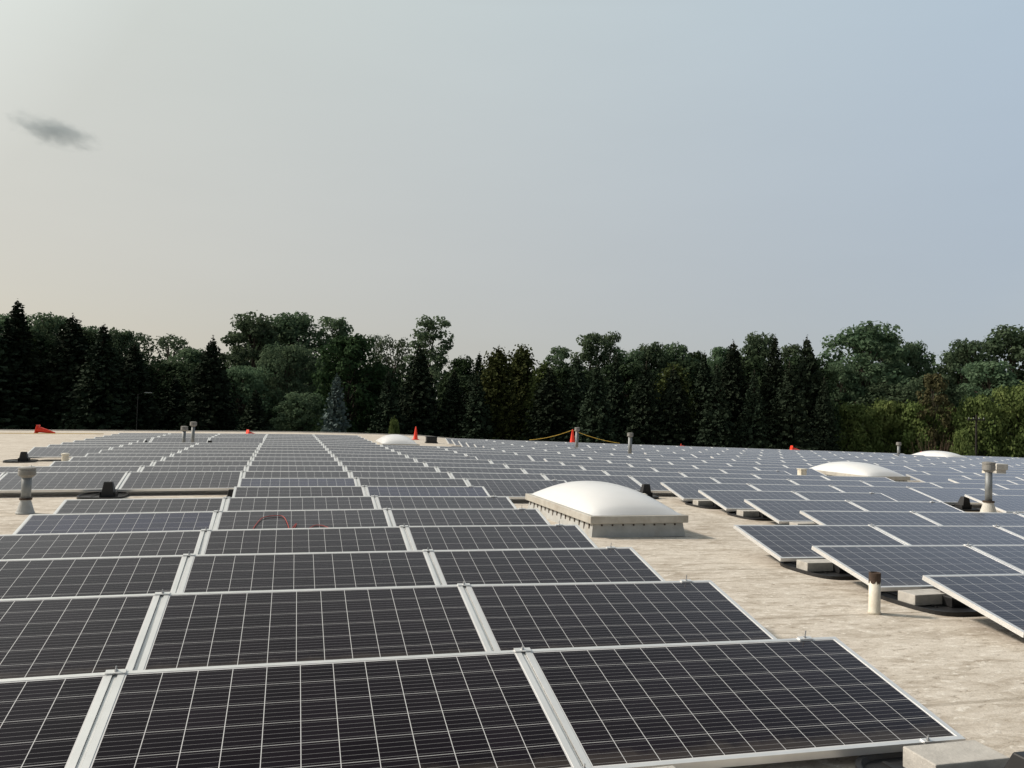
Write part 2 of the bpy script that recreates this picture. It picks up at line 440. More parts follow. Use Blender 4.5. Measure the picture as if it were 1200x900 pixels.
# front edge of the nearest row
tray(3.58, 2.72, 'black ballast tray under the large concrete block at the nearest panel corner')
block(3.70, 2.94, 'large grey concrete block at the corner of the nearest panel', -.03)
block(2.16, 2.98, 'concrete block just showing at the bottom edge below the nearest panels', .02)
# the stepped edge of the panel field beyond the walkway
step = [(1, 3), (2, 3), (3, 4), (4, 4), (5, 4), (6, 4)]
where = ['behind the short cream pipe', 'at the step below the third row beyond the walkway', 'at the inner step of the fourth row beyond the walkway', 'under the fifth row end beyond the walkway',
         'under the sixth row end beyond the walkway', 'beside the big skylight, under the seventh row end']
for (r, c), wtx in zip(step, where):
    x = c * W; y = gap_y(r, x)
    tray(x + .46, y - .05, 'black ballast tray ' + wtx)
    block(x + .34, y - .09, 'grey concrete block ' + wtx, random.uniform(-.04, .04))
x = 3.70 * W; y = gap_y(7, x)
tray(x + .30, y, 'black ballast tray behind the big skylight, at the seam of the ninth row')
block(x + .02, y - .08, 'grey concrete block behind the big skylight, at the seam of the ninth row')
# edges of the openings in the field
for r, c, dx, lab in [
        (7, -1, -.20, 'black ballast tray with bare upright beside the near grey flue'),
        (6, 0, -.12, 'black ballast tray end showing at the gap beyond the near grey flue'),
        (13, -3, 0, 'black ballast tray with bare upright, on the bare roof below the fallen cone'),
        (18, -2, -.2, 'black ballast tray at the far opening, away from the two slim flues'),
        (18, -1, 0, 'black ballast tray at the far opening, just past the two slim flues'),
        (6, 7, .15, 'black ballast tray with bare upright beside the tall tapered flue'),
        (5, 7, .3, 'black ballast tray in front of the tall tapered flue'),
        (11, 8, -.9, 'black ballast tray by the small white box next to the second skylight'),
        (11, 9, .9, 'black upright of a tray poking up past the second skylight'),
        (11, 11, .25, 'black upright of a tray poking up beside the beige vent box'),
        (8, 9, 0, 'black upright of a tray poking up in front of the second skylight'),
        (11, 4, 0, 'black upright of a tray poking up before the roped cone'),
        (14, 8, 0, 'black upright of a tray poking up among the panels past the second slim flue')]:
    x = c * W + dx; tray(x, gap_y(r, x), lab)
block(7 * W + .75, gap_y(5, 14.6) + .05, 'grey concrete block cut by the picture edge beyond the tall tapered flue')
# small black box on the far bare strip
m = MB(); m.box(-.3, .3, -.18, .18, 0, .06); m.box(-.26, .26, -.15, .15, .06, .30); m.box(-.28, .28, -.17, .17, .30, .33)
o = m.build('junction_box', M['black'], bevel=.01); o.location = (7.7, 38.6, roof_z(7.7)); tag(o, 'small black box on the far bare roof strip beside the domed skylight', 'junction box')

# ------------------------------------------------------------------ skylights
def skylight_proto():
    root = empty('skylight'); w, l = 1.31, 2.70
    m = MB(); a, b = w / 2, l / 2
    m.hexa([(-a - .03, -b - .03, 0), (a + .03, -b - .03, 0), (-a - .03, b + .03, 0), (a + .03, b + .03, 0), (-a, -b, .2), (a, -b, .2), (-a, b, .2), (a, b, .2)])
    m.build('curb', M['curb'], root)
    m = MB(); A, B = a + .06, b + .06
    for x0, x1, y0, y1 in ((-A, A, -B, -B + .09), (-A, A, B - .09, B), (-A, -A + .09, -B + .09, B - .09), (A - .09, A, -B + .09, B - .09)):
        m.box(x0, x1, y0, y1, .185, .285)
    rim = m.build('rim', M['rim'], root, bevel=.008)
    s = MB()
    n = 24
    for sy in (-1, 1):
        for i in range(8):
            x = -a + .12 + i * (w - .24) / 7; s.box(x - .010, x + .010, sy * (b + .009) - .008, sy * (b + .009) + .008, .150, .172)
    for sx in (-1, 1):
        for i in range(15):
            y = -b + .1 + i * (l - .2) / 14; s.box(sx * (a + .012) - .008, sx * (a + .012) + .008, y - .011, y + .011, .12 - random.random() ** 2 * .06, .184)
    s.build('fastener_row', M['rust'], root)
    d = MB(); nx, ny = 20, 36; A, B = a + .0, b + .0
    for j in range(ny + 1):
        for i in range(nx + 1):
            x = -1 + 2 * i / nx; y = -1 + 2 * j / ny
            ux, uy = 1 - abs(x) ** 2.3, 1 - abs(y) ** 2.3
            h = .31 * (max(0, ux) ** .62) * (max(0, uy) ** .62)
            d.v.append((x * A, y * B, .287 + h))
    for j in range(ny):
        for i in range(nx):
            k = j * (nx + 1) + i; d.f.append((k, k + 1, k + nx + 2, k + nx + 1)); d.m.append(0)
    d.build('dome', M['dome'], root, smooth=True)
    return root
SK = skylight_proto()
random.seed(11)
SKY = [(5.30, 11.10, .012, 'largest white domed skylight beside the bare walkway'),
       (16.95, 19.75, 0, 'white domed skylight among the panels, second nearest'),
       (34.9, 35.0, 0, 'white domed skylight farthest along the panels, in front of the green shrubs'),
       (4.95, 31.2, 0, 'small looking far white domed skylight beside the upright orange cone')]
for i, (x, y, rz, lab) in enumerate(SKY):
    o = SK if i == 0 else copy_tree(SK)
    o.location = (x, y, roof_z(x)); o.rotation_euler = (0, 0, rz)
    tag(o, lab, 'skylight', 'white domed skylights')

# ------------------------------------------------------------------ flues and pipes
def flue(x, y, h, r, rc, hc, lab, cone=None, capm='cap', pm='galv', fm='flash'):
    root = empty('flue_pipe', (x, y, roof_z(x)))
    m = MB(); z0 = cone[2] if cone else .03
    m.lathe([(r, z0 - .02), (r, h - hc + .02)], 20); p = m.build('pipe', M[pm], root, smooth=True)
    if cone:
        m = MB(); m.lathe([(cone[0], .004), (cone[0], .02), (cone[0] * .93, .03), (cone[1], cone[2]), (cone[1], cone[2] + .03)], 24); m.build('flashing', M[fm], root, smooth=False)
        m = MB(); m.lathe([(cone[1] + .012, cone[2] + .02), (cone[1] + .012, cone[2] + .045)], 20); m.build('clamp_band', M['rust'], root)
    else:
        m = MB(); m.lathe([(r * 2.2, .004), (r * 2.2, .012), (r * 1.15, .05), (r * 1.1, .09)], 20); m.build('flashing', M['flash'], root)
    m = MB()
    m.lathe([(r * 1.02, h - hc - .035), (rc * .96, h - hc), (rc, h - hc + .005), (rc, h - hc * .42), (rc * .94, h - hc * .42 + .004), (rc * .94, h - hc * .3), (rc, h - hc * .3 + .004), (rc, h - .012), (rc * .55, h)], 24)
    m.build('cap', M[capm], root)
    tag(root, lab, 'flue', 'rooftop flues'); return root
flue(-2.79, 12.81, .665, .064, .113, .115, 'short thick grey flue on a wide cone base, in the gap near the picture edge', (.122, .070, .18), fm='curb')
flue(12.70, 11.15, 1.085, .058, .105, .15, 'tall slim flue on a cream tapered base, in the opening among panels', (.19, .085, .35))
flue(-2.57, 29.2, .84, .058, .118, .14, 'first of two slim grey flues at the far opening, the shorter looking one')
flue(-2.40, 30.3, .97, .058, .118, .14, 'second of two slim grey flues at the far opening, farther and taller looking')
flue(12.83, 32.0, 1.14, .068, .112, .14, 'slim grey flue beside the roped orange cone')
flue(13.63, 28.3, 1.06, .074, .118, .14, 'slim grey flue standing alone past the roped cone')
flue(33.18, 36.0, .97, .075, .13, .16, 'small distant grey flue between two white skylights')
# short cream pipe on the walkway, rusty rubber collar at its top
root = empty('vent_pipe', (5.59, 5.66, roof_z(5.59)))
m = MB(); m.lathe([(.054, .0), (.050, .02), (.047, .03), (.047, .33)], 28); m.build('pipe', M['pvc'], root, smooth=True)
m = MB(); 
jag = [.262 + .022 * math.sin(k * 2.1) * math.sin(k * .7 + 1) for k in range(28)]; n0 = len(m.v)
for k in range(28):
    a_ = 2 * math.pi * k / 28
    for r_, z_ in ((.0484, jag[k]), (.0484, .345), (.040, .347), (.040, .28)): m.v.append((r_ * math.cos(a_), r_ * math.sin(a_), z_))
for k in range(28):
    k2 = (k + 1) % 28
    for q_ in range(3): m.f.append((n0 + k * 4 + q_, n0 + k2 * 4 + q_, n0 + k2 * 4 + q_ + 1, n0 + k * 4 + q_ + 1)); m.m.append(0)
m.build('collar', M['rust'], root)
tag(root, 'short cream pipe with a rusty dark top, standing on the walkway', 'vent pipe')
root = empty('vent_pipe', (-4.67, 22.8, roof_z(-4.67)))
m = MB(); m.lathe([(.13, .0), (.12, .03), (.085, .06), (.085, .24)], 20); m.build('pipe', M['pvc'], root)
m = MB(); m.lathe([(.10, .235), (.10, .27), (.05, .29)], 20); m.build('cap', M['pvc'], root)
tag(root, 'stubby white pipe on bare roof at the edge of the far panels', 'vent pipe')
root = empty('vent_pipe', (7.35, 13.9, roof_z(7.35)))
m = MB(); m.lathe([(.10, .0), (.09, .03), (.075, .05), (.075, .12)], 20); m.build('pipe', M['pvc'], root)
m = MB(); m.lathe([(.085, .115), (.085, .14), (.05, .16)], 20); m.build('cap', M['pvc'], root)
tag(root, 'very low white pipe stub behind the largest skylight', 'vent pipe')
# white box and beige vent box among the panels
m = MB(); m.box(-.09, .09, -.09, .09, 0, .36); m.box(-.105, .105, -.105, .105, .36, .39)
o = m.build('electrical_box', M['pvc'], bevel=.01); o.location = (14.75, 19.2, roof_z(14.75)); tag(o, 'small white box beside the second skylight', 'electrical box')
root = empty('vent_box', (23.6, 21.0, roof_z(23.6)))
m = MB(); m.box(-.20, .20, -.20, .20, 0, .42); m.build('body', M['flash'], root, bevel=.01)
m = MB(); m.box(-.24, .24, -.24, .24, .42, .62); m.build('hood', M['flash'], root, bevel=.015)
m = MB(); m.box(-.50, -.26, -.1, .1, 0, .38); m.build('side_duct', M['pvc'], root, bevel=.01)
tag(root, 'beige square vent box among the far panels near the tall tapered flue', 'vent box')

# ------------------------------------------------------------------ cones and ropes
def cone_proto():
    root = empty('traffic_cone')
    m = MB(); m.lathe([(.135, .035), (.125, .06), (.03, .70), (.022, .71)], 24); m.build('cone_body', M['orange'], root, smooth=False)
    m = MB(); m.box(-.18, .18, -.18, .18, 0, .034); m.build('base', M['orange'], root, bevel=.02)
    return root
CP = cone_proto()
CONES = [(7.54, 42.5, 'up', 0, 1, 'upright orange traffic cone next to the small far skylight'),
         (16.72, 43.0, 'up', 0, 1.42, 'upright orange traffic cone with yellow rope tied to its top'),
         (-10.9, 44.9, 'down', -.12, 1.25, 'fallen orange traffic cone on the bare roof corner, lying on its side'),
         (-.75, 42.0, 'down', .4, 1, 'orange cone lying just behind the central panel columns'),
         (24.0, 43.0, 'down', -.5, 1.15, 'sliver of a lying orange cone past the second lone flue'),
         (34.2, 46.5, 'down', -.35, 1.5, 'round orange blob of a cone in front of the black spruces'),
         (46.4, 48.0, 'down', .2, 1.2, 'dull orange cone peeking behind the farthest skylight')]
for i, (x, y, st, rz, sc, lab) in enumerate(CONES):
    o = CP if i == 0 else copy_tree(CP)
    z = roof_z(x, y); o.scale = (sc, sc, sc)
    if st == 'up': o.location = (x, y, z); o.rotation_euler = (0, 0, rz)
    else: o.location = (x - .35 * math.cos(rz), y - .35 * math.sin(rz), z + .178 * sc); o.rotation_euler = (0, R(90 + 12), rz)
    tag(o, lab, 'traffic cone', 'orange traffic cones along the roof edge')
def rope(a, b, sag, lab, r=.015):
    pts = []
    for i in range(17):
        t = i / 16; p = Vector(a).lerp(Vector(b), t); p.z -= sag * 4 * t * (1 - t); pts.append(p)
    m = MB(); m.tube(pts, r, 6); o = m.build('rope', M['yellow'], smooth=True)
    tag(o, lab, 'rope', 'yellow caution ropes'); return o
zt = roof_z(17, 43) + .98
rope((16.70, 43, zt), (14.2, 43.2, roof_z(14.2, 43) + .32), .10, 'yellow rope sloping from the upright cone towards the near end of the roof edge')
rope((16.74, 43, zt), (19.6, 42.8, roof_z(19.6, 43) + .32), .10, 'yellow rope sloping from the upright cone behind the slim flue')
rope((-20, 44.4, roof_z(-20) + .035), (-8.0, 44.0, roof_z(-8) + .035), 0, 'yellow rope lying along the bare roof by the fallen cone')

# red cable lying on a panel of the fifth row, following the glass
def on_panel(r, c, u, v, up=.012):
    F0, F1 = corner(r, c), corner(r, c + 1); ex = (F1 - F0).normalized(); ey = Vector((0, CT, ST)); ez = ex.cross(ey)
    return F0 + ex * (u * 1.99) - ey * (.992 * (1 - v)) + ez * up
path = [(.02, .10), (.06, .16), (.10, .30), (.14, .12), (.19, .10), (.22, .45), (.26, .72), (.33, .78), (.38, .72), (.41, .30), (.40, .12), (.43, .40), (.45, .50), (.43, .22), (.50, .30), (.56, .45), (.62, .38), (.66, .22), (.70, .16)]
pts = []
for i in range(len(path) - 1):
    for k in range(5):
        t = k / 5; p0 = path[max(i - 1, 0)]; p1 = path[i]; p2 = path[i + 1]; p3 = path[min(i + 2, len(path) - 1)]
        f = lambda a, b, c, d: .5 * (2 * b + (c - a) * t + (2 * a - 5 * b + 4 * c - d) * t * t + (3 * b - a - 3 * c + d) * t ** 3)
        pts.append(on_panel(4, 0, f(p0[0], p1[0], p2[0], p3[0]), f(p0[1], p1[1], p2[1], p3[1])))
m = MB(); m.tube(pts, .0045, 6); o = m.build('cable', M['red'], smooth=True); tag(o, 'thin red cable lying loosely across a grey panel', 'cable')

# ------------------------------------------------------------------ trees
def rnd_dir(rng):
    z = rng.uniform(-1, 1); a = rng.uniform(0, 2 * math.pi); s = math.sqrt(1 - z * z); return Vector((s * math.cos(a), s * math.sin(a), z))
def leafquad(m, p, n, size, rng, asp=.7):
    a = n.cross(rnd_dir(rng)).normalized() * size; b = n.cross(a).normalized() * size * asp
    m.quad([p - a, p - b * .9 + a * .15, p + a, p + b])
def broad_mesh(name, mt, seed, h, w, z0, nclump, nleaf, size, shape=1.0, gap=.0, lump=.17):
    rng = random.Random(seed); m = MB(); wood = MB()
    wood.tube([(0, 0, 0), (0, 0, h * .3), (rng.uniform(-.3, .3), rng.uniform(-.3, .3), h * .62)], [w * .032, w * .026, w * .01], 7)
    for k in range(nclump):
        t = (k + .5) / nclump
        zz = z0 + (h - z0) * (t ** .85)
        u = (zz - z0) / (h - z0)
        prof = math.sin(math.pi * min(1, .14 + .80 * u ** shape)) ** .55
        rr = w / 2 * prof * rng.uniform(.05, 1.0) ** .5 * rng.uniform(.8, 1.06); a = k * 2.39996 + rng.uniform(-.5, .5)
        c = Vector((rr * math.cos(a), rr * math.sin(a), min(h - w * .06, zz + rng.uniform(-.04, .04) * h)))
        if rng.random() < .5: wood.tube([(0, 0, max(.15 * h, c.z - w * .42)), c * .55 + Vector((0, 0, c.z * .40)), c], [w * .010, w * .007, w * .003], 5)
        cr = w * lump * rng.uniform(.6, 1.25)
        for q in range(nleaf):
            d = rnd_dir(rng); d.z *= .8
            rad = cr * rng.uniform(.25, 1.0) ** .45
            n = (d + rnd_dir(rng) * .7 + Vector((0, 0, .25))).normalized()
            leafquad(m, c + d * rad, n, size * rng.uniform(.6, 1.3), rng)
    return m.mesh('crown', mt), wood.mesh('trunk', M['trunk'])
def spruce_mesh(mt, seed, h, w, dense=1.0, power=.85, droop=.35, up=0, fat=.42):
    rng = random.Random(seed); m = MB(); wood = MB()
    wood.tube([(0, 0, 0), (0, 0, h * .5), (0, 0, h * .985)], [w * .028, w * .018, w * .004], 7)
    def spray(p, sd, ln, f=fat):
        n = sd.cross(rnd_dir(rng)).normalized() * ln * f
        m.quad([p, p + sd * ln * .45 + n, p + sd * ln, p + sd * ln * .55 - n])
    z = h * .02
    while z < h * .97:
        t = z / h; L = w / 2 * (1 - t) ** power + .10
        nb = int((11 if L > 1 else 7) * dense); wob = rng.uniform(.86, 1.10)
        for i in range(nb):
            a = 2 * math.pi * (i + rng.random()) / nb; l = L * wob * rng.uniform(.60, 1.22)
            if t > .90: l *= .75
            dirv = Vector((math.cos(a), math.sin(a), 0)); side_v = Vector((-dirv.y, dirv.x, 0))
            ns = max(3, int(l / .26))
            for s in range(ns):
                f = (s + .6) / ns
                zz = z - droop * l * f ** 1.3 + .22 * l * f ** 3 + up * l * f
                p = dirv * (l * f) + Vector((rng.uniform(-.1, .1), rng.uniform(-.1, .1), zz + rng.uniform(-.1, .1)))
                for side in (-1, 1):
                    sd = (dirv * .75 + side_v * side * rng.uniform(.3, 1.0) + Vector((0, 0, rng.uniform(-.8, -.05)))).normalized()
                    spray(p, sd, rng.uniform(.26, .50) * (.75 + .5 * (1 - f)) * min(1, .40 + L * .35))
        z += rng.uniform(.19, .31)
    for k in range(1500):      # the shaded inner boughs
        t = rng.random() ** 1.25 * .93; r = (w / 2 * (1 - t) ** power) * .72 * rng.random() ** .5; a = rng.uniform(0, 6.283)
        spray(Vector((r * math.cos(a), r * math.sin(a), t * h)), rnd_dir(rng), rng.uniform(.4, .85) * min(1, .35 + r * .6), .45)
    for k in range(26):   # the leader
        zz = h * rng.uniform(.93, 1.0); a = rng.uniform(0, 6.28)
        spray(Vector((0, 0, zz)), Vector((math.cos(a), math.sin(a), .35)).normalized(), .10 + (h - zz) * .30, .3)
    return m.mesh('crown', mt), wood.mesh('trunk', M['trunk'])

M['dark_broad'] = leaf_mat('dark_broad_leaves', (.022, .040, .020), (.048, .072, .036), .15)  # evenly darker leaf colour for the broadleaves filling in among the spruces
PROTO = {
    'dark': [(broad_mesh('dark', M['dark_broad'], s, 14, 9, .5, 130, 105, .19, .9, lump=.12), 14, 9) for s in (45, 46)],
    'spruce': [(spruce_mesh(M['spruce'], s, 16, 9.4, 1.0, pw, .38), 16, 9.4) for s, pw in ((1, .80), (2, .92), (3, .72), (4, .86), (5, .78), (6, 1.0))],
    'larch': [(spruce_mesh(M['larch'], s, 13.5, 6.0, 1.1, pw, .10, .5), 13.5, 6.0) for s, pw in ((11, .48), (12, .42))],
    'blue': [(spruce_mesh(M['blue'], 21, 9, 5.0, 1.25, .82, .16), 9, 5.0)],
    'broad': [(broad_mesh('broad', M['broad'], s, 17, 8.5, 1.5, 120, 105, .19, sh, lump=.125), 17, 8.5) for s, sh in ((31, 1.0), (32, 1.15), (33, .9))],
    'wide': [(broad_mesh('broad', M['broad'], s, 17, 14, 1.5, 170, 110, .19, sh, lump=.095), 17, 14) for s, sh in ((35, .85), (36, .95), (37, .75))],
    'maple': [(broad_mesh('maple', M['maple'], s, 14, 7.5, .8, 110, 110, .18, 1.0, lump=.135), 14, 7.5) for s in (41, 42)],
    'ragged': [(broad_mesh('ragged', M['ragged'], s, 17, 5.2, 1.5, 84, 80, .17, 1.0, lump=.16), 17, 5.2) for s in (51, 52, 53)],
    'sparse': [(broad_mesh('sparse', M['sparse'], s, 15, 8.5, 2.0, 84, 50, .16, 1.0, lump=.12), 15, 8.5) for s in (61, 62)],
    'olive': [(broad_mesh('olive', M['olive'], 71, 10, 4, 1.0, 60, 60, .15, 1.0, lump=.14), 10, 4)],
    'bush': [(broad_mesh('bush', M['bush'], s, 8, 7, .2, 100, 110, .15, .8, lump=.13), 8, 7) for s in (81, 82)],
}
NAME = {'dark': ('broadleaf_tree', 'tree'), 'wide': ('broadleaf_tree', 'tree'), 'spruce': ('spruce_tree', 'conifer'), 'larch': ('conifer_tree', 'conifer'), 'blue': ('blue_spruce', 'conifer'), 'broad': ('broadleaf_tree', 'tree'), 'maple': ('maple_tree', 'tree'),
        'ragged': ('poplar_tree', 'tree'), 'sparse': ('locust_tree', 'tree'), 'olive': ('thin_tree', 'tree'), 'bush': ('shrub', 'shrub')}
